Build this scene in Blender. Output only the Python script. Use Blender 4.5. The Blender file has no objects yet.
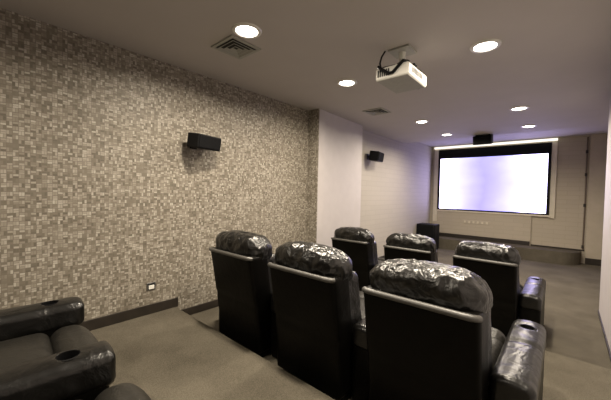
import bpy, bmesh, math, random
from mathutils import Vector, Matrix, noise
C = bpy.context.scene.collection
sc = bpy.context.scene
R = math.radians

# ------------------------------------------------------------------ levels
EYE = 1.605
MID, UP = 0.145, 0.29
CEIL, CEIL_F = EYE + 1.33, EYE + 1.50
LX = -3.246          # patterned wall
LXF = -3.30          # plain wall beyond the pier
RX = 0.39            # near right wall
YB = -2.6            # rear wall
UPE, MIDE = 1.545, 3.63
D = 9.90             # screen wall
ST = 0.30            # stage height

# ------------------------------------------------------------------ materials
def mat(name):
    m = bpy.data.materials.new(name); m.use_nodes = True
    nt = m.node_tree; b = nt.nodes['Principled BSDF']
    return m, nt, b

def math_n(nt, op, a, b=None, clamp=False):
    n = nt.nodes.new('ShaderNodeMath'); n.operation = op; n.use_clamp = clamp
    for i, v in enumerate((a, b)):
        if v is None: continue
        if isinstance(v, (int, float)): n.inputs[i].default_value = v
        else: nt.links.new(v, n.inputs[i])
    return n.outputs[0]

def ramp(nt, fac, stops, interp='LINEAR'):
    r = nt.nodes.new('ShaderNodeValToRGB'); r.color_ramp.interpolation = interp
    e = r.color_ramp.elements
    while len(e) < len(stops): e.new(0.5)
    for i, (p, c) in enumerate(stops):
        e[i].position = p; e[i].color = (*c, 1)
    nt.links.new(fac, r.inputs[0]); return r.outputs[0]

def bump(nt, b, h, strength, dist):
    n = nt.nodes.new('ShaderNodeBump'); n.inputs['Strength'].default_value = strength
    n.inputs['Distance'].default_value = dist
    nt.links.new(h, n.inputs['Height']); nt.links.new(n.outputs[0], b.inputs['Normal'])

def coords(nt, kind='Object'):
    return nt.nodes.new('ShaderNodeTexCoord').outputs[kind]

def noise_n(nt, vec, scale, detail=2, rough=.5, dist=0):
    n = nt.nodes.new('ShaderNodeTexNoise'); n.inputs['Scale'].default_value = scale
    n.inputs['Detail'].default_value = detail; n.inputs['Roughness'].default_value = rough
    n.inputs['Distortion'].default_value = dist
    if vec is not None: nt.links.new(vec, n.inputs['Vector'])
    return n.outputs[0]

def plain(name, col, rough=.6, metal=0, bumpv=0, scale=40, var=.08):
    m, nt, b = mat(name)
    v = coords(nt); n = noise_n(nt, v, scale, 3)
    lo = tuple(c*(1-var) for c in col); hi = tuple(min(1, c*(1+var)) for c in col)
    nt.links.new(ramp(nt, n, [(.3, lo), (.7, hi)]), b.inputs['Base Color'])
    b.inputs['Roughness'].default_value = rough; b.inputs['Metallic'].default_value = metal
    if bumpv: bump(nt, b, n, bumpv, .004)
    return m

def wallpaper():
    m, nt, b = mat('woven_wallpaper')
    v = coords(nt); s = nt.nodes.new('ShaderNodeSeparateXYZ'); nt.links.new(v, s.inputs[0])
    S = .034
    along = math_n(nt, 'ADD', s.outputs[0], s.outputs[1])
    wob = noise_n(nt, v, 5, 1)
    u = math_n(nt, 'DIVIDE', math_n(nt, 'ADD', along, 20), S)
    w = math_n(nt, 'DIVIDE', math_n(nt, 'ADD', math_n(nt, 'ADD', s.outputs[2], 5), math_n(nt, 'MULTIPLY', wob, .02)), S)
    fu, fw = math_n(nt, 'FLOOR', u), math_n(nt, 'FLOOR', w)
    par = math_n(nt, 'MODULO', math_n(nt, 'ADD', fu, fw), 2)
    par = math_n(nt, 'GREATER_THAN', par, .5)
    def wn(a, bb, k):
        c = nt.nodes.new('ShaderNodeCombineXYZ'); nt.links.new(a, c.inputs[0]); nt.links.new(bb, c.inputs[1]); c.inputs[2].default_value = k
        n = nt.nodes.new('ShaderNodeTexWhiteNoise'); nt.links.new(c.outputs[0], n.inputs['Vector']); return n.outputs['Value']
    u2, w2 = math_n(nt, 'MULTIPLY', u, 2), math_n(nt, 'MULTIPLY', w, 2)
    r1 = wn(fu, math_n(nt, 'FLOOR', w2), 1.5)
    r2 = wn(math_n(nt, 'FLOOR', u2), fw, 7.5)
    mix = nt.nodes.new('ShaderNodeMix'); nt.links.new(par, mix.inputs[0]); nt.links.new(r1, mix.inputs[2]); nt.links.new(r2, mix.inputs[3])
    col = ramp(nt, mix.outputs[0], [(0, (.12, .102, .077)), (.35, (.205, .180, .141)), (.6, (.27, .242, .197)), (.85, (.345, .315, .265)), (1, (.43, .40, .345))])
    def grout(a, bb):
        fa, fb = math_n(nt, 'FRACT', a), math_n(nt, 'FRACT', bb)
        return math_n(nt, 'MULTIPLY', math_n(nt, 'GREATER_THAN', fa, .12), math_n(nt, 'GREATER_THAN', fb, .16))
    g1, g2 = grout(u, w2), grout(u2, w)
    gm = nt.nodes.new('ShaderNodeMix'); nt.links.new(par, gm.inputs[0]); nt.links.new(g1, gm.inputs[2]); nt.links.new(g2, gm.inputs[3])
    mm = nt.nodes.new('ShaderNodeMix'); mm.data_type = 'RGBA'
    nt.links.new(gm.outputs[0], mm.inputs[0]); mm.inputs[6].default_value = (.165, .143, .112, 1); nt.links.new(col, mm.inputs[7])
    nt.links.new(mm.outputs[2], b.inputs['Base Color']); b.inputs['Roughness'].default_value = .55
    bump(nt, b, gm.outputs[0], .4, .003)
    return m

def brick_paint(name, col):
    m, nt, b = mat(name)
    v = coords(nt); s = nt.nodes.new('ShaderNodeSeparateXYZ'); nt.links.new(v, s.inputs[0])
    c = nt.nodes.new('ShaderNodeCombineXYZ')
    nt.links.new(math_n(nt, 'ADD', s.outputs[0], s.outputs[1]), c.inputs[0]); nt.links.new(s.outputs[2], c.inputs[1])
    t = nt.nodes.new('ShaderNodeTexBrick'); nt.links.new(c.outputs[0], t.inputs['Vector'])
    t.inputs['Scale'].default_value = 1; t.inputs['Brick Width'].default_value = .45; t.inputs['Row Height'].default_value = .11
    t.inputs['Mortar Size'].default_value = .008; t.inputs['Mortar Smooth'].default_value = .6
    t.inputs['Color1'].default_value = (*col, 1); t.inputs['Color2'].default_value = (*[x*.95 for x in col], 1)
    t.inputs['Mortar'].default_value = (*[x*.88 for x in col], 1)
    nt.links.new(t.outputs['Color'], b.inputs['Base Color']); b.inputs['Roughness'].default_value = .7
    return m

def carpet():
    m, nt, b = mat('carpet')
    v = coords(nt)
    n1 = noise_n(nt, v, 160, 3, .7); n2 = noise_n(nt, v, 2.2, 3, .6)
    f = math_n(nt, 'ADD', math_n(nt, 'MULTIPLY', n1, .65), math_n(nt, 'MULTIPLY', n2, .35))
    nt.links.new(ramp(nt, f, [(.33, (.054, .047, .035)), (.68, (.15, .133, .103))]), b.inputs['Base Color'])
    b.inputs['Roughness'].default_value = .95; b.inputs['Specular IOR Level'].default_value = .1
    bump(nt, b, n1, .6, .006)
    return m

def leather(name, col, rough, crease=.35, spec=.6):
    m, nt, b = mat(name)
    v = coords(nt)
    n1 = noise_n(nt, v, 9, 3, .55, .8); n2 = noise_n(nt, v, 170, 2)
    h = math_n(nt, 'ADD', n1, math_n(nt, 'MULTIPLY', n2, .05))
    nt.links.new(ramp(nt, n1, [(.3, tuple(c*.8 for c in col)), (.7, tuple(c*1.2 for c in col))]), b.inputs['Base Color'])
    b.inputs['Roughness'].default_value = rough
    b.inputs['Specular IOR Level'].default_value = spec
    bump(nt, b, h, crease, .03)
    return m

def emit(name, col, st):
    m, nt, b = mat(name)
    b.inputs['Base Color'].default_value = (*col, 1)
    b.inputs['Emission Color'].default_value = (*col, 1); b.inputs['Emission Strength'].default_value = st
    return m

def screen_mat():
    m, nt, b = mat('projected_picture')
    v = coords(nt, 'Generated'); s = nt.nodes.new('ShaderNodeSeparateXYZ'); nt.links.new(v, s.inputs[0])
    n = noise_n(nt, v, 3, 2, .5)
    x = math_n(nt, 'ADD', s.outputs[0], math_n(nt, 'MULTIPLY', math_n(nt, 'SUBTRACT', n, .5), .16))
    bx = ramp(nt, x, [(0, (3.2, 2.9, 4.8)), (.12, (3.9, 3.3, 6.8)), (.20, (.85, .82, 1.7)), (.34, (.58, .52, 1.5)), (.45, (.43, .37, 1.3)), (.58, (.55, .49, 1.5)), (.73, (.82, .79, 1.7)), (.82, (3.9, 3.3, 6.8)), (1, (3.4, 3.1, 5.2))])
    n2 = noise_n(nt, v, 7, 2, .5)
    lift = math_n(nt, 'MULTIPLY', math_n(nt, 'MULTIPLY', s.outputs[2], .25), n2)
    mm = nt.nodes.new('ShaderNodeMix'); mm.data_type = 'RGBA'; nt.links.new(lift, mm.inputs[0])
    nt.links.new(bx, mm.inputs[6]); mm.inputs[7].default_value = (1, 1, 1, 1)
    nt.links.new(mm.outputs[2], b.inputs['Emission Color']); b.inputs['Emission Strength'].default_value = SCREEN_E
    b.inputs['Base Color'].default_value = (.1, .1, .1, 1); b.inputs['Roughness'].default_value = .8
    return m

SCREEN_E = 1.0
M = {}
M['paper'] = wallpaper()
M['brick'] = brick_paint('pale_lined_wall', (.41, .38, .335))
M['panel'] = brick_paint('beige_screen_wall', (.44, .39, .31))
M['white_wall'] = plain('pale_paint', (.48, .45, .445), .6, 0, 0, 6, .03)
M['beige'] = plain('beige_paint', (.44, .39, .31), .6, 0, 0, 6, .05)
M['trim'] = plain('cream_trim', (.62, .57, .46), .5, 0, 0, 8, .04)
M['ceil'] = plain('ceiling_paint', (.47, .44, .415), .75, 0, 0, 3, .02)
M['carpet'] = carpet()
M['base'] = plain('dark_baseboard', (.022, .017, .013), .45, 0, 0, 12, .2)
M['leather'] = leather('black_leather', (.0028, .0025, .002), .38, .12, .11)
M['leather_rim_lit'] = leather('black_leather_rim_lit', (.05, .047, .042), .48, .1, 1.0)  # grey base paints in the lamp highlight along the rim
M['leather_pad'] = leather('black_leather_creased', (.0035, .0032, .0028), .28, .6, .75)
M['leather_arm'] = leather('black_leather_smooth', (.004, .0037, .0033), .31, .28, .55)
M['leather_seat'] = leather('matte_black_leather', (.012, .011, .009), .40, .3, .45)  # seat leather, paler and rougher than back and arms
M['black'] = plain('black_plastic', (.006, .006, .0065), .5, 0, 0, 30, .1)
M['cloth'] = plain('speaker_cloth', (.005, .005, .0055), .9, 0, .5, 300, .2)
for k_ in ('black', 'cloth'): M[k_].node_tree.nodes['Principled BSDF'].inputs['Specular IOR Level'].default_value = .12
M['steel'] = plain('brushed_steel', (.35, .34, .33), .3, .9, 0, 50, .05)
M['white'] = plain('white_plastic', (.72, .71, .66), .45, 0, 0, 20, .03)
M['grey'] = plain('grey_plastic', (.34, .34, .30), .5, 0, 0, 20, .05)
M['dark_hole'] = plain('dark_inner', (.010, .010, .010), .6, 0, 0, 20, .1)
M['lamp'] = emit('lamp_lens', (1, .93, .82), 14)
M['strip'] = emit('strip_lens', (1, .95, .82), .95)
M['glass'] = plain('lens_glass', (.02, .02, .03), .08, 0, 0, 5, .05)
M['screen'] = screen_mat()

# ------------------------------------------------------------------ helpers
def obj(name, bm, m, parent=None, smooth=False, angle=40):
    me = bpy.data.meshes.new(name)
    bmesh.ops.recalc_face_normals(bm, faces=bm.faces[:])
    if smooth:
        for f in bm.faces: f.smooth = True
        for e in bm.edges:
            if len(e.link_faces) == 2 and e.calc_face_angle(0) > R(angle): e.smooth = False
    bm.to_mesh(me); bm.free(); me.materials.append(m)
    o = bpy.data.objects.new(name, me); C.objects.link(o)
    if parent: o.parent = parent
    return o

def thing(name, label, cat, loc=(0, 0, 0), rz=0, group=None):
    o = bpy.data.objects.new(name, None); C.objects.link(o); o.empty_display_size = .1
    o.location = loc; o.rotation_euler = (0, 0, rz); o['label'] = label; o['category'] = cat
    if group: o['group'] = group
    return o

def tag(o, label, cat, group=None):
    o['label'] = label; o['category'] = cat
    if group: o['group'] = group
    return o

def struct(name, bm, m, smooth=False):
    o = obj(name, bm, m, None, smooth); o['kind'] = 'structure'; return o

def box(bm, x0, x1, y0, y1, z0, z1, bev=0, mx=None):
    mt = Matrix.Translation(((x0+x1)/2, (y0+y1)/2, (z0+z1)/2)) @ Matrix.Diagonal((abs(x1-x0), abs(y1-y0), abs(z1-z0), 1))
    r = bmesh.ops.create_cube(bm, size=1, matrix=mt); vs = r['verts']
    if bev:
        es = list({e for v in vs for e in v.link_edges})
        rr = bmesh.ops.bevel(bm, geom=es, offset=bev, segments=2, affect='EDGES', profile=.5)
        vs = list({v for f in rr['faces'] for v in f.verts} | {v for v in vs if v.is_valid})
    if mx is not None: bmesh.ops.transform(bm, matrix=mx, verts=[v for v in vs if v.is_valid])
    return bm

def B(*a, **k): return box(bmesh.new(), *a, **k)

def axis_vals(h, r, n, k=4):
    e = [h - r + r*math.tan(R(45)*i/k) for i in range(k, -1, -1)]     # h .. h-r
    mids = [(h-r)*(1 - 2*i/n) for i in range(1, n)]
    v = e + mids + [-x for x in reversed(e)]
    return sorted(set(round(x, 6) for x in v))

def rbox(bm, size, r, n=(8, 8, 8), fn=None, k=4):
    """rounded cuboid centred on the origin, each point then passed through fn"""
    h = [s/2 for s in size]; ax = [axis_vals(h[i], r, n[i], k) for i in range(3)]
    cache = {}
    def vert(p):
        key = tuple(round(c, 5) for c in p)
        if key in cache: return cache[key]
        q = Vector([max(-(h[i]-r), min(h[i]-r, p[i])) for i in range(3)]); d = Vector(p) - q
        w = q + d.normalized()*r if d.length > 1e-9 else Vector(p)
        if fn: w = fn(w)
        cache[key] = bm.verts.new(w); return cache[key]
    for a in range(3):
        b, c = (a+1) % 3, (a+2) % 3
        for sgn in (-1, 1):
            for i in range(len(ax[b])-1):
                for j in range(len(ax[c])-1):
                    q = []
                    for (bb, cc) in ((i, j), (i+1, j), (i+1, j+1), (i, j+1)):
                        p = [0, 0, 0]; p[a] = sgn*h[a]; p[b] = ax[b][bb]; p[c] = ax[c][cc]; q.append(vert(p))
                    try: bm.faces.new(q)
                    except ValueError: pass
    bmesh.ops.recalc_face_normals(bm, faces=bm.faces[:])
    return bm

def tube(bm, pts, r, seg=8, cap=True):
    rings = []
    pts = [Vector(p) for p in pts]
    for i, p in enumerate(pts):
        t = (pts[min(i+1, len(pts)-1)] - pts[max(i-1, 0)]).normalized()
        a = t.orthogonal().normalized() if i == 0 else (a - t*a.dot(t)).normalized()
        b = t.cross(a)
        rings.append([bm.verts.new(p + (a*math.cos(2*math.pi*j/seg) + b*math.sin(2*math.pi*j/seg))*r) for j in range(seg)])
    for i in range(len(rings)-1):
        for j in range(seg):
            bm.faces.new((rings[i][j], rings[i][(j+1) % seg], rings[i+1][(j+1) % seg], rings[i+1][j]))
    if cap:
        bm.faces.new(rings[0]); bm.faces.new(rings[-1])
    return bm

def lathe(bm, prof, seg=28, c=(0, 0, 0), mx=None):
    rings = []
    for (r, z) in prof:
        if r < 1e-6: rings.append([bm.verts.new((c[0], c[1], c[2]+z))])
        else: rings.append([bm.verts.new((c[0]+r*math.cos(2*math.pi*j/seg), c[1]+r*math.sin(2*math.pi*j/seg), c[2]+z)) for j in range(seg)])
    for i in range(len(rings)-1):
        A, Bq = rings[i], rings[i+1]
        for j in range(seg):
            k = (j+1) % seg
            if len(A) == 1 and len(Bq) == 1: break
            if len(A) == 1: bm.faces.new((A[0], Bq[j], Bq[k]))
            elif len(Bq) == 1: bm.faces.new((A[j], A[k], Bq[0]))
            else: bm.faces.new((A[j], A[k], Bq[k], Bq[j]))
    if mx is not None: bmesh.ops.transform(bm, matrix=mx, verts=bm.verts[:])
    return bm

def prism(bm, poly, z0, z1):
    a = [bm.verts.new((x, y, z0)) for x, y in poly]; b = [bm.verts.new((x, y, z1)) for x, y in poly]
    bm.faces.new(a); bm.faces.new(b); n = len(poly)
    for i in range(n): bm.faces.new((a[i], a[(i+1) % n], b[(i+1) % n], b[i]))
    return bm

def boolean(o, cutter_bm):
    me = bpy.data.meshes.new('c'); cutter_bm.to_mesh(me); cutter_bm.free()
    c = bpy.data.objects.new('c', me); C.objects.link(c)
    md = o.modifiers.new('b', 'BOOLEAN'); md.operation = 'DIFFERENCE'; md.object = c; md.solver = 'EXACT'
    dg = bpy.context.evaluated_depsgraph_get(); new = bpy.data.meshes.new_from_object(o.evaluated_get(dg))
    o.modifiers.clear(); o.data = new; bpy.data.objects.remove(c)

# ------------------------------------------------------------------ setting
T = .12
XR2 = 1.35
struct('floor', B(LXF-.2, XR2+T, YB-T, 11.5, -.12, 0), M['carpet'])
struct('floor_middle', B(LX, RX, YB, MIDE, 0, MID, bev=.012), M['carpet'])
struct('floor_upper', B(LX, RX, YB, UPE, MID, UP, bev=.012), M['carpet'])
struct('wall_left', B(LX-T, LX, YB, 3.76, 0, CEIL), M['paper'])
struct('wall_left_pier_end', B(LX-.05, -3.035, 3.745, 3.76, 0, CEIL), M['paper'])
pier = prism(bmesh.new(), [(LX-T, 3.76), (-3.03, 3.76), (-3.03, 3.92), (-3.055, 3.92), (-3.055, 3.935), (-3.045, 3.935), (-3.10, 5.22), (-3.12, 5.24), (LX-T, 5.24)], 0, CEIL)
struct('wall_left_pier', pier, M['white_wall'])
struct('wall_left_far', B(LXF-T, LXF, 5.24, D+T, 0, CEIL_F+.1), M['brick'])
struct('wall_rear', B(LX-T, RX+T, YB-T, YB, 0, CEIL), M['paper'])
struct('wall_right', B(RX, RX+.16, YB, 5.80, 0, CEIL), M['white_wall'])
struct('wall_right_return', B(RX+.16, XR2+T, 5.68, 5.80, 0, CEIL), M['white_wall'])
struct('wall_right_far', B(XR2, XR2+T, 5.8, 11.4, 0, CEIL_F+.3), M['beige'])
XN = .36
struct('wall_screen', B(LXF-T, XR2+T, D, D+T, 0, CEIL_F+.3), M['panel'])
struct('trim_5', B(XN+.02, XN+.30, D-.04, D, 0, CEIL_F, bev=.006), M['beige'])
struct('ceiling', B(LXF-T, XR2+T, YB-T, 7.70, CEIL, CEIL+.30), M['ceil'])
struct('ceiling_front', B(LXF-T, XR2+T, 7.70, D+T, CEIL_F, CEIL_F+.13), M['ceil'])
# stage with a rounded right end
poly = [(LXF, D), (LXF, 9.33)]
for i in range(9):
    a = R(-90 + i*90/8); poly.append((-.12 + .42*math.cos(a), 9.33+.42 + .42*math.sin(a)))
poly.append((.30, D))
struct('floor_stage', prism(bmesh.new(), poly, 0, ST), M['carpet'])
# baseboards
bbd = .016
struct('baseboard_left_upper', B(LX, LX+bbd, YB, UPE+.02, UP, UP+.10, bev=.003), M['base'])
struct('baseboard_left_middle', B(LX, LX+bbd, UPE+.02, MIDE, MID, MID+.09, bev=.003), M['base'])
struct('baseboard_left_low', B(LX, LX+bbd, MIDE, 3.68, 0, .09, bev=.003), M['base'])
struct('baseboard_left_far', B(LXF, LXF+bbd, 5.24, 9.33, 0, .09, bev=.003), M['base'])
struct('baseboard_right', B(RX-.012, RX, MIDE, 5.80, 0, .04, bev=.003), M['base'])
struct('baseboard_screen', B(LXF+.1, -.70, D-.07, D-.05, ST, ST+.11, bev=.003), M['base'])
struct('baseboard_stage', B(-.68, XN, D-.016, D, ST, ST+.035, bev=.003), M['base'])
struct('baseboard_front', B(XN+.02, XR2, D-.056, D-.04, 0, .15, bev=.003), M['base'])
# raised surround panel that carries the screen
struct('trim_1', B(LXF+.08, -.69, D-.05, D, ST, EYE-.50), M['panel'])
struct('trim_2', B(-3.20, -3.08, D-.07, D, EYE-.85, CEIL_F-.10, bev=.006), M['trim'])
struct('trim_3', B(-.34, -.22, D-.05, D, EYE-.55, CEIL_F-.10, bev=.006), M['trim'])
struct('trim_4', B(-3.08, -.30, D-.075, D, EYE-.52, EYE-.475, bev=.005), M['trim'])

# ------------------------------------------------------------------ screen
t = thing('projection_screen', 'large bright projection screen with white and violet picture on the front wall', 'screen', (-1.705, D-.05, EYE))
w2 = 1.31; zb, zt = -.435, 1.105
obj('picture', B(-w2, w2, -.012, -.008, zb, zt), M['screen'], t)
bf = bmesh.new()
box(bf, -w2-.065, -w2, -.02, .02, zb-.055, zt, bev=.003); box(bf, w2, w2+.065, -.02, .02, zb-.055, zt, bev=.003)
box(bf, -w2, w2, -.02, .02, zb-.055, zb, bev=.003)
obj('border', bf, M['black'], t)
obj('drop_band', B(-w2-.065, w2+.065, -.02, .02, zt, 1.38), M['black'], t)
obj('backing', B(-w2, w2, -.008, .02, zb, zt), M['black'], t)

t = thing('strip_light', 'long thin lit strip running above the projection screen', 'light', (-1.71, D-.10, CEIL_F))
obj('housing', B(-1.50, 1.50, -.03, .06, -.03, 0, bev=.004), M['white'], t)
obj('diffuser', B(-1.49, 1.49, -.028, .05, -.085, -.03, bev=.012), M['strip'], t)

# row of sockets below the screen
t = thing('socket_strip', 'small row of pale sockets on the wall below the screen', 'socket', (-1.98, D-.05, EYE-.80))
obj('plate', B(-.36, .36, -.012, 0, -.05, .05, bev=.004), M['beige'], t)
for i in range(6):
    obj('socket', B(-.31+i*.113, -.31+i*.113+.05, -.018, -.010, -.03, .03, bev=.006), M['trim'], t)

# ------------------------------------------------------------------ ceiling lamps
lamps = [(-2.055, 1.56, 'round downlight beside the nearer ceiling vent'),
         (-2.055, 3.065, 'round downlight on the ceiling left of the projector'),
         (-.594, 3.065, 'round downlight right of the projector, highest in the right line'),
         (-2.055, 5.55, 'round downlight in the left line, second from the screen'),
         (-.594, 5.55, 'round downlight in the right line, second from the screen'),
         (-2.055, 7.06, 'round downlight nearest the screen in the left line'),
         (-.594, 7.06, 'round downlight nearest the screen in the right line'),
         (-.594, 1.56, 'round downlight above the aisle beside the nearest black recliner'),
         (-2.055, -.94, 'round downlight over the rear recliners by the patterned wall'),
         (-.594, -.94, 'round downlight over the rear recliners by the aisle')]
POW = [42, 36, 34, 30, 28, 36, 36, 44, 26, 14]
for i, (x, y, lab) in enumerate(lamps):
    t = thing('downlight', 'lit white ' + lab, 'light', (x, y, CEIL), 0, 'ceiling downlights')
    obj('trim_ring', lathe(bmesh.new(), [(.088, -.004), (.094, -.012), (.118, -.010), (.124, 0), (.088, 0), (.088, -.004)], 32), M['white'], t, True)
    obj('lens', lathe(bmesh.new(), [(0, -.009), (.06, -.008), (.088, -.004), (.088, -.001), (0, -.001)], 32), M['lamp'], t, True)
    L = bpy.data.lights.new('downlight_beam', 'AREA'); L.shape = 'DISK'; L.size = .17; L.energy = POW[i]; L.color = (1, .875, .70); L.spread = R(165)
    lo = bpy.data.objects.new('downlight_beam', L); lo.location = (x, y, CEIL-.02); C.objects.link(lo)

# ------------------------------------------------------------------ ceiling vents
def vent(x, y, s, lab):
    t = thing('ceiling_vent', lab, 'vent', (x, y, CEIL), 0, 'ceiling air vents')
    h = s/2
    obj('backing', B(-h+.02, h-.02, -h+.02, h-.02, -.006, 0), M['dark_hole'], t)
    f = bmesh.new()
    for k in (0,):
        a, b_ = h, h-.03
        box(f, -a, a, b_, a, -.014, 0, bev=.003); box(f, -a, a, -a, -b_, -.014, 0, bev=.003)
        box(f, -a, -b_, -b_, b_, -.014, 0, bev=.003); box(f, b_, a, -b_, b_, -.014, 0, bev=.003)
    obj('frame', f, M['grey'], t)
    for q in (.76, .52, .28):                      # nested square louvres
        lv = bmesh.new(); a0 = h*q; a1 = a0-.022
        rings = []
        for (aa, zz) in ((a0, -.022), (a1, -.008), (a1-.004, -.008), (a0-.006, -.024)):
            rings.append([lv.verts.new((sx*aa, sy*aa, zz)) for sx, sy in ((-1, -1), (1, -1), (1, 1), (-1, 1))])
        for r_ in range(4):
            A, Bq = rings[r_], rings[(r_+1) % 4]
            for j in range(4): lv.faces.new((A[j], A[(j+1) % 4], Bq[(j+1) % 4], Bq[j]))
        obj('louvre', lv, M['grey'], t)
vent(-2.37, 1.68, .33, 'square louvred ceiling vent beside the downlight, nearer to the viewer')
vent(-2.38, 4.44, .34, 'square louvred ceiling vent further off, above the pale wall pier')

# ------------------------------------------------------------------ projector on its mount
t = thing('ceiling_projector', 'white projector hanging from the ceiling on a black bracket', 'projector', (-1.20, 2.70, EYE+1.02))
px0, px1, py0, py1 = -.185, .175, -.22, .25
bd = bmesh.new(); rbox(bd, (.31, .44, .11), .018, (4, 4, 2), lambda p: Vector((p.x, p.y, p.z+.0525)))
body = obj('body', bd, M['white'], t, True)
g = bmesh.new()
for i in range(6): box(g, -.13+i*.02, -.12+i*.02, -.225, -.2195, .025, .085)
g2 = bmesh.new()
for i in range(8): box(g2, .1545, .158, -.14+i*.03, -.125+i*.03, .035, .08)
obj('vent_grille', g, M['dark_hole'], body); obj('vent_grille', g2, M['dark_hole'], body)
bs = bmesh.new(); box(bs, -.145, .145, -.205, .205, -.004, .002, bev=.001)
obj('underside_shade', bs, M['grey'], body)  # grey sheet paints shade onto the white underside, no separate part
ln = bmesh.new(); lathe(ln, [(0, 0), (.036, 0), (.042, .02), (.045, .02), (.045, -.01), (0, -.01)], 20, (0, 0, 0), Matrix.Translation((.06, .235, .055)) @ Matrix.Rotation(R(-90), 4, 'X'))
obj('lens', ln, M['glass'], t, True)
for sx, sy in ((-1, -1), (1, -1), (-1, 1), (1, 1)):
    a = bmesh.new(); tube(a, [(0, 0, .175), (sx*.05, sy*.05, .17), (sx*.12, sy*.14, .135), (sx*.125, sy*.15, .10)], .011, 8)
    obj('mount_arm', a, M['black'], t, True)
vb = bmesh.new(); tube(vb, [(-.135, -.17, .125), (-.125, -.225, .118), (-.02, -.236, .035), (.02, -.236, .035), (.11, -.225, .118), (.12, -.17, .125)], .014, 8)
obj('bracket', vb, M['black'], t, True)
obj('cross_plate', B(-.13, .13, -.03, .03, .14, .155, bev=.003), M['black'], t)
obj('hub', lathe(bmesh.new(), [(0, .15), (.045, .15), (.05, .165), (.05, .19), (0, .19)], 18), M['black'], t, True)
obj('pole', lathe(bmesh.new(), [(0, .18), (.03, .18), (.03, .305), (0, .305)], 16), M['white'], t, True)
pl = bmesh.new(); box(pl, -.10, .10, -.10, .10, .292, .31, bev=.004)
obj('ceiling_plate', pl, M['grey'], t)
cb = bmesh.new(); tube(cb, [(-.13, -.09, .31), (-.15, -.12, .25), (-.15, -.15, .18), (-.12, -.19, .13), (-.10, -.23, .07)], .008, 8)
obj('cable', cb, M['black'], t, True)

# ------------------------------------------------------------------ speakers
def wall_speaker(loc, rz, tilt, lab, w=.34, h=.155, dp=.17):
    t = thing('wall_speaker', lab, 'speaker', loc, rz, 'black wall speakers')
    mx = Matrix.Translation((0, .15, 0)) @ Matrix.Rotation(R(tilt), 4, 'X')
    b = B(-w/2, w/2, -.055, dp-.055, -h/2, h/2, bev=.012, mx=mx); obj('cabinet', b, M['black'], t)
    g_ = B(-w/2+.012, w/2-.012, dp-.055, dp-.043, -h/2+.012, h/2-.012, bev=.005, mx=mx); obj('grille', g_, M['cloth'], t)
    br = bmesh.new(); box(br, -.05, .05, 0, .012, -.07, .05, bev=.003); tube(br, [(0, .01, -.01), (0, .06, -.01), (0, .11, 0)], .018, 10)
    obj('bracket', br, M['black'], t)
    return t
wall_speaker((LX, 1.73, EYE+.53), R(-90+14), -8, 'black speaker on the patterned wall above the recliners')
wall_speaker((LXF, 5.80, EYE+.79), R(-90+10), -8, 'small black speaker on the pale wall beyond the pier', .36, .2, .2)
# centre speaker hanging under the ceiling edge
t = thing('centre_speaker', 'black box speaker hanging under the ceiling in front of the screen', 'speaker', (-1.44, 7.55, CEIL))
mx = Matrix.Translation((0, 0, -.105)) @ Matrix.Rotation(R(12), 4, 'X')
obj('cabinet', B(-.18, .18, -.10, .10, -.10, .09, bev=.012, mx=mx), M['black'], t)
obj('grille', B(-.165, .165, -.112, -.10, -.085, .075, bev=.004, mx=mx), M['cloth'], t)
for s in (-.12, .12):
    obj('hanger', B(s-.012, s+.012, -.02, .02, -.06, 0), M['black'], t)
# subwoofer in the corner of the stage
t = thing('subwoofer', 'black box subwoofer in the left corner beside the screen wall', 'speaker', (-3.00, 8.9, 0))
obj('cabinet', B(-.28, .24, -.2, .22, .03, .74, bev=.02), M['black'], t)
obj('grille', B(-.25, .21, -.215, -.2, .08, .70, bev=.006), M['cloth'], t)
for sx in (-.24, .20):
    for sy in (-.15, .17): obj('foot', lathe(bmesh.new(), [(0, 0), (.025, 0), (.02, .035), (0, .035)], 12, (sx, sy, 0)), M['black'], t)

# ------------------------------------------------------------------ wall outlet and conduit
t = thing('wall_outlet', 'small dark framed outlet low on the patterned wall', 'outlet', (LX, 1.28, EYE-1.025), R(-90))
obj('plate', B(-.045, .045, 0, .010, -.040, .040, bev=.004), M['steel'], t)
obj('insert', B(-.028, .028, .010, .016, -.03, .012, bev=.003), M['white'], t)
obj('surround', B(-.034, .034, .008, .013, -.034, .034, bev=.002), M['dark_hole'], t)
t = thing('wall_conduit', 'thin dark conduit with clips down the front wall right of the screen', 'conduit', (XN-.03, D, EYE))
cbm = bmesh.new(); tube(cbm, [(0, -.02, 1.45), (0, -.02, .6), (.005, -.02, 0), (0, -.02, -1.28)], .014, 8)
obj('pipe', cbm, plain('brown_pipe', (.13, .10, .075), .5), t, True)
for z in (1.1, .55, -.19, -1.2):
    obj('clip', B(-.025, .02, -.04, 0, z-.04, z+.04, bev=.008), M['base'], t)

# ------------------------------------------------------------------ recliners
def lean(z):                                   # rear line of the back, leaning backwards
    return 0 if z < .25 else -.10*((z-.25)/.62)**1.1

def ridged(p, f, seed):
    q = Vector((p.x*f*.8 + seed*3.1, p.y*f + seed, p.z*f*.55 - seed))
    return 1 - 2*abs(noise.noise(q))

def wrinkle(bm, amp, f, seed):
    bm.normal_update()
    for v in bm.verts:
        a = ridged(v.co, f, seed)*.6 + ridged(v.co, f*2.1, seed+5)*.4
        v.co += v.normal*amp*a

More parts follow.
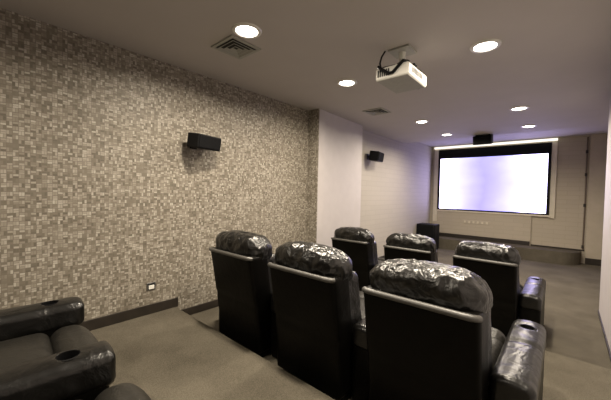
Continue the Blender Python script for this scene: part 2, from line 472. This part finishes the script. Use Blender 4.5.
HW = .308            # half width of the back
def make_headrest(parent, seed):
    bm = bmesh.new()
    def fn(p):
        e = abs(p.x)/.31
        q = Vector((p.x*(1-.05*(p.z/.15)**2), p.y*(1-.22*e**3), p.z*(1-.14*e**4)))
        q.z += .018*(1-e*e) + .012*noise.noise(Vector((p.x*7+seed*9, seed, 0)))
        z = q.z + .926
        return Vector((q.x, q.y + lean(z) + .168, z))
    rbox(bm, (.615, .27, .245), .095, (34, 8, 10), fn, 8)
    wrinkle(bm, .016, 12, seed)
    return obj('headrest', bm, M['leather_pad'], parent, True, 80)

def make_recliner():
    t = thing('recliner', '', 'recliner')
    obj('base', B(-.29, .29, .06, .92, 0, .17, bev=.01), M['black'], t)
    # shell of the back
    bm = bmesh.new()
    def fn(p):
        z = p.z + .48
        crease = math.exp(-((z-.47)/.02)**2)*.008*(1 if p.y < 0 else 0)
        return Vector((p.x, p.y + .10 + lean(z) + crease, z))
    rbox(bm, (HW*2, .20, .86), .03, (16, 3, 30), fn, 3)
    back = obj('backrest', bm, M['leather'], t, True, 60)
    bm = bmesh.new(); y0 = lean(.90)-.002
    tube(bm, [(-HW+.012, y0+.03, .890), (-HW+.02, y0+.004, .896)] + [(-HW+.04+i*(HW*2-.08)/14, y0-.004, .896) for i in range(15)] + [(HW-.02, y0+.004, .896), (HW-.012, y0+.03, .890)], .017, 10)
    obj('piping', bm, M['leather_rim_lit'], back, True)
    # padded inner back
    bm = bmesh.new()
    def fn(p):
        z = p.z + .62
        return Vector((p.x, p.y + lean(z) + .25 + .02*math.cos(p.x*5), z))
    rbox(bm, (.50, .16, .44), .06, (14, 4, 12), fn, 4); wrinkle(bm, .006, 8, 3)
    obj('back_cushion', bm, M['leather_pad'], t, True, 80)
    for s in (-1, 1):
        bm = bmesh.new()
        def fn(p, s=s):
            z = p.z + .66
            return Vector((p.x*(1-.25*((p.z+.24)/.5)) + s*.25, p.y + lean(z) + .22, z))
        rbox(bm, (.105, .25, .46), .045, (4, 6, 14), fn, 4); wrinkle(bm, .008, 9, 7+s)
        obj('side_bolster', bm, M['leather_pad'], t, True, 80)
    bm = bmesh.new()
    def fn(p):
        k = (1-(p.x/.31)**2)*(1-(p.y/.36)**2)
        return Vector((p.x, p.y + .55, p.z + .355 + (.035*k if p.z > 0 else 0)))
    rbox(bm, (.59, .60, .19), .055, (14, 14, 4), fn, 4); wrinkle(bm, .004, 7, 12)
    obj('seat', bm, M['leather_seat'], t, True, 80)
    bm = bmesh.new()
    def fn(p):
        k = (1-(p.x/.31)**2)
        return Vector((p.x, p.y + .93 + .03*k*(1 if p.y > 0 else 0), p.z + .275 + .02*k*(1 if p.z > 0 else 0)))
    rbox(bm, (.59, .17, .36), .075, (14, 4, 8), fn, 5); wrinkle(bm, .004, 7, 21)
    obj('footrest', bm, M['leather_seat'], t, True, 80)
    return t

def make_arm(parent, cx):
    bm = bmesh.new()
    def fn(p): return Vector((p.x + cx, p.y + .565, p.z + .225))
    rbox(bm, (.185, .88, .45), .025, (2, 6, 4), fn, 3)
    arm = obj('armrest', bm, M['leather'], parent, True, 60)
    bm = bmesh.new()
    def fn(p):
        y = p.y/.46
        w = 1
        up = .018*(1-(p.x/.10)**2) if p.z > 0 else 0
        seam = .016*math.exp(-((p.y-.03)/.016)**2) if p.z > 0 else 0
        return Vector((p.x*w + cx, p.y + .57, p.z + .485 + up - seam - .012*max(0, -y)))
    rbox(bm, (.190, .92, .145), .036, (6, 40, 3), fn, 5); wrinkle(bm, .0035, 8, 31)
    pad = obj('arm_pad', bm, M['leather_arm'], arm, True, 80)
    cut = bmesh.new(); lathe(cut, [(0, .49), (.044, .49), (.044, .70), (0, .70)], 28, (cx, .865, 0)); bmesh.ops.recalc_face_normals(cut, faces=cut.faces[:])
    boolean(pad, cut)
    cup = bmesh.new(); lathe(cup, [(0, .492), (.0435, .492), (.0435, .566), (.050, .568), (.050, .574), (.041, .576), (.041, .50), (0, .498)], 28, (cx, .865, 0))
    obj('cup_holder', cup, M['black'], arm, True)
    return arm

PITCH = .82
def copy_tree(o, parent=None):
    c = o.copy(); C.objects.link(c); c.parent = parent
    for ch in list(o.children): copy_tree(ch, c)
    return c
proto = make_recliner()
make_arm(proto, PITCH/2)
end_proto = copy_tree(proto)                      # the end seat also has an arm on its left
make_arm(end_proto, -PITCH/2)
rows = [
  ('recliners of the middle row', MID, 1.635, [-.58, -1.403, -2.235],
   ['black leather recliner with the largest shiny headrest, right end of the middle row',
    'black leather recliner in the centre of the middle row, between two others',
    'black leather recliner at the left end of the middle row, nearest the patterned wall']),
  ('recliners of the front row', 0, 3.81, [-.665, -1.53, -2.40],
   ['black leather recliner at the right end of the row nearest the screen',
    'black leather recliner in the centre of the row nearest the screen',
    'black leather recliner at the left end of the row nearest the screen']),
  ('recliners of the rear row', UP, -.53, [-1.258, -2.09],
   ['black leather recliner cut off at the bottom, foremost in the bottom left corner',
    'black leather recliner at the left edge of the photo between two cup holder arms'])]
used = set(); seed = 0
for grp, z, y, xs, labs in rows:
    for i, (x, lab) in enumerate(zip(xs, labs)):
        last = i == len(xs)-1
        src = end_proto if last else proto
        if src.name in used: c = copy_tree(src)
        else: c = src; used.add(src.name)
        for ch in list(c.children):
            if ch.name.startswith('headrest'): bpy.data.objects.remove(ch)
        seed += 1
        make_headrest(c, seed*1.7)
        c.location = (x, y - (.0 if i == 0 else .01)*(z == UP), z); c.rotation_euler = (0, 0, 0 if z != UP else R(-4)); c['label'] = lab; c['group'] = grp; c['category'] = 'recliner'

# ------------------------------------------------------------------ camera, world, view
cd = bpy.data.cameras.new('camera'); cd.sensor_width = 36; cd.sensor_fit = 'HORIZONTAL'; cd.lens = 298.5/611*36; cd.clip_start = .02
cam = bpy.data.objects.new('camera', cd); C.objects.link(cam); sc.camera = cam
a, p, r = R(41.19), R(1.64), R(1.23)
fw = Vector((-math.sin(a)*math.cos(p), math.cos(a)*math.cos(p), -math.sin(p)))
rt = Vector((math.cos(a), math.sin(a), 0)); up = rt.cross(fw)
rt2 = rt*math.cos(r) + up*math.sin(r); up2 = rt2.cross(fw)
cam.matrix_world = Matrix(((rt2.x, up2.x, -fw.x, 0), (rt2.y, up2.y, -fw.y, 0), (rt2.z, up2.z, -fw.z, EYE), (0, 0, 0, 1)))
wd = bpy.data.worlds.new('world'); sc.world = wd; wd.use_nodes = True
wd.node_tree.nodes['Background'].inputs[0].default_value = (.5, .5, .55, 1); wd.node_tree.nodes['Background'].inputs[1].default_value = .05
sc.view_settings.view_transform = 'Standard'; sc.view_settings.look = 'None'; sc.view_settings.gamma = 1; sc.view_settings.exposure = 0.3
sc.view_settings.use_curve_mapping = False
sc.cycles.use_denoising = True; sc.cycles.max_bounces = 8
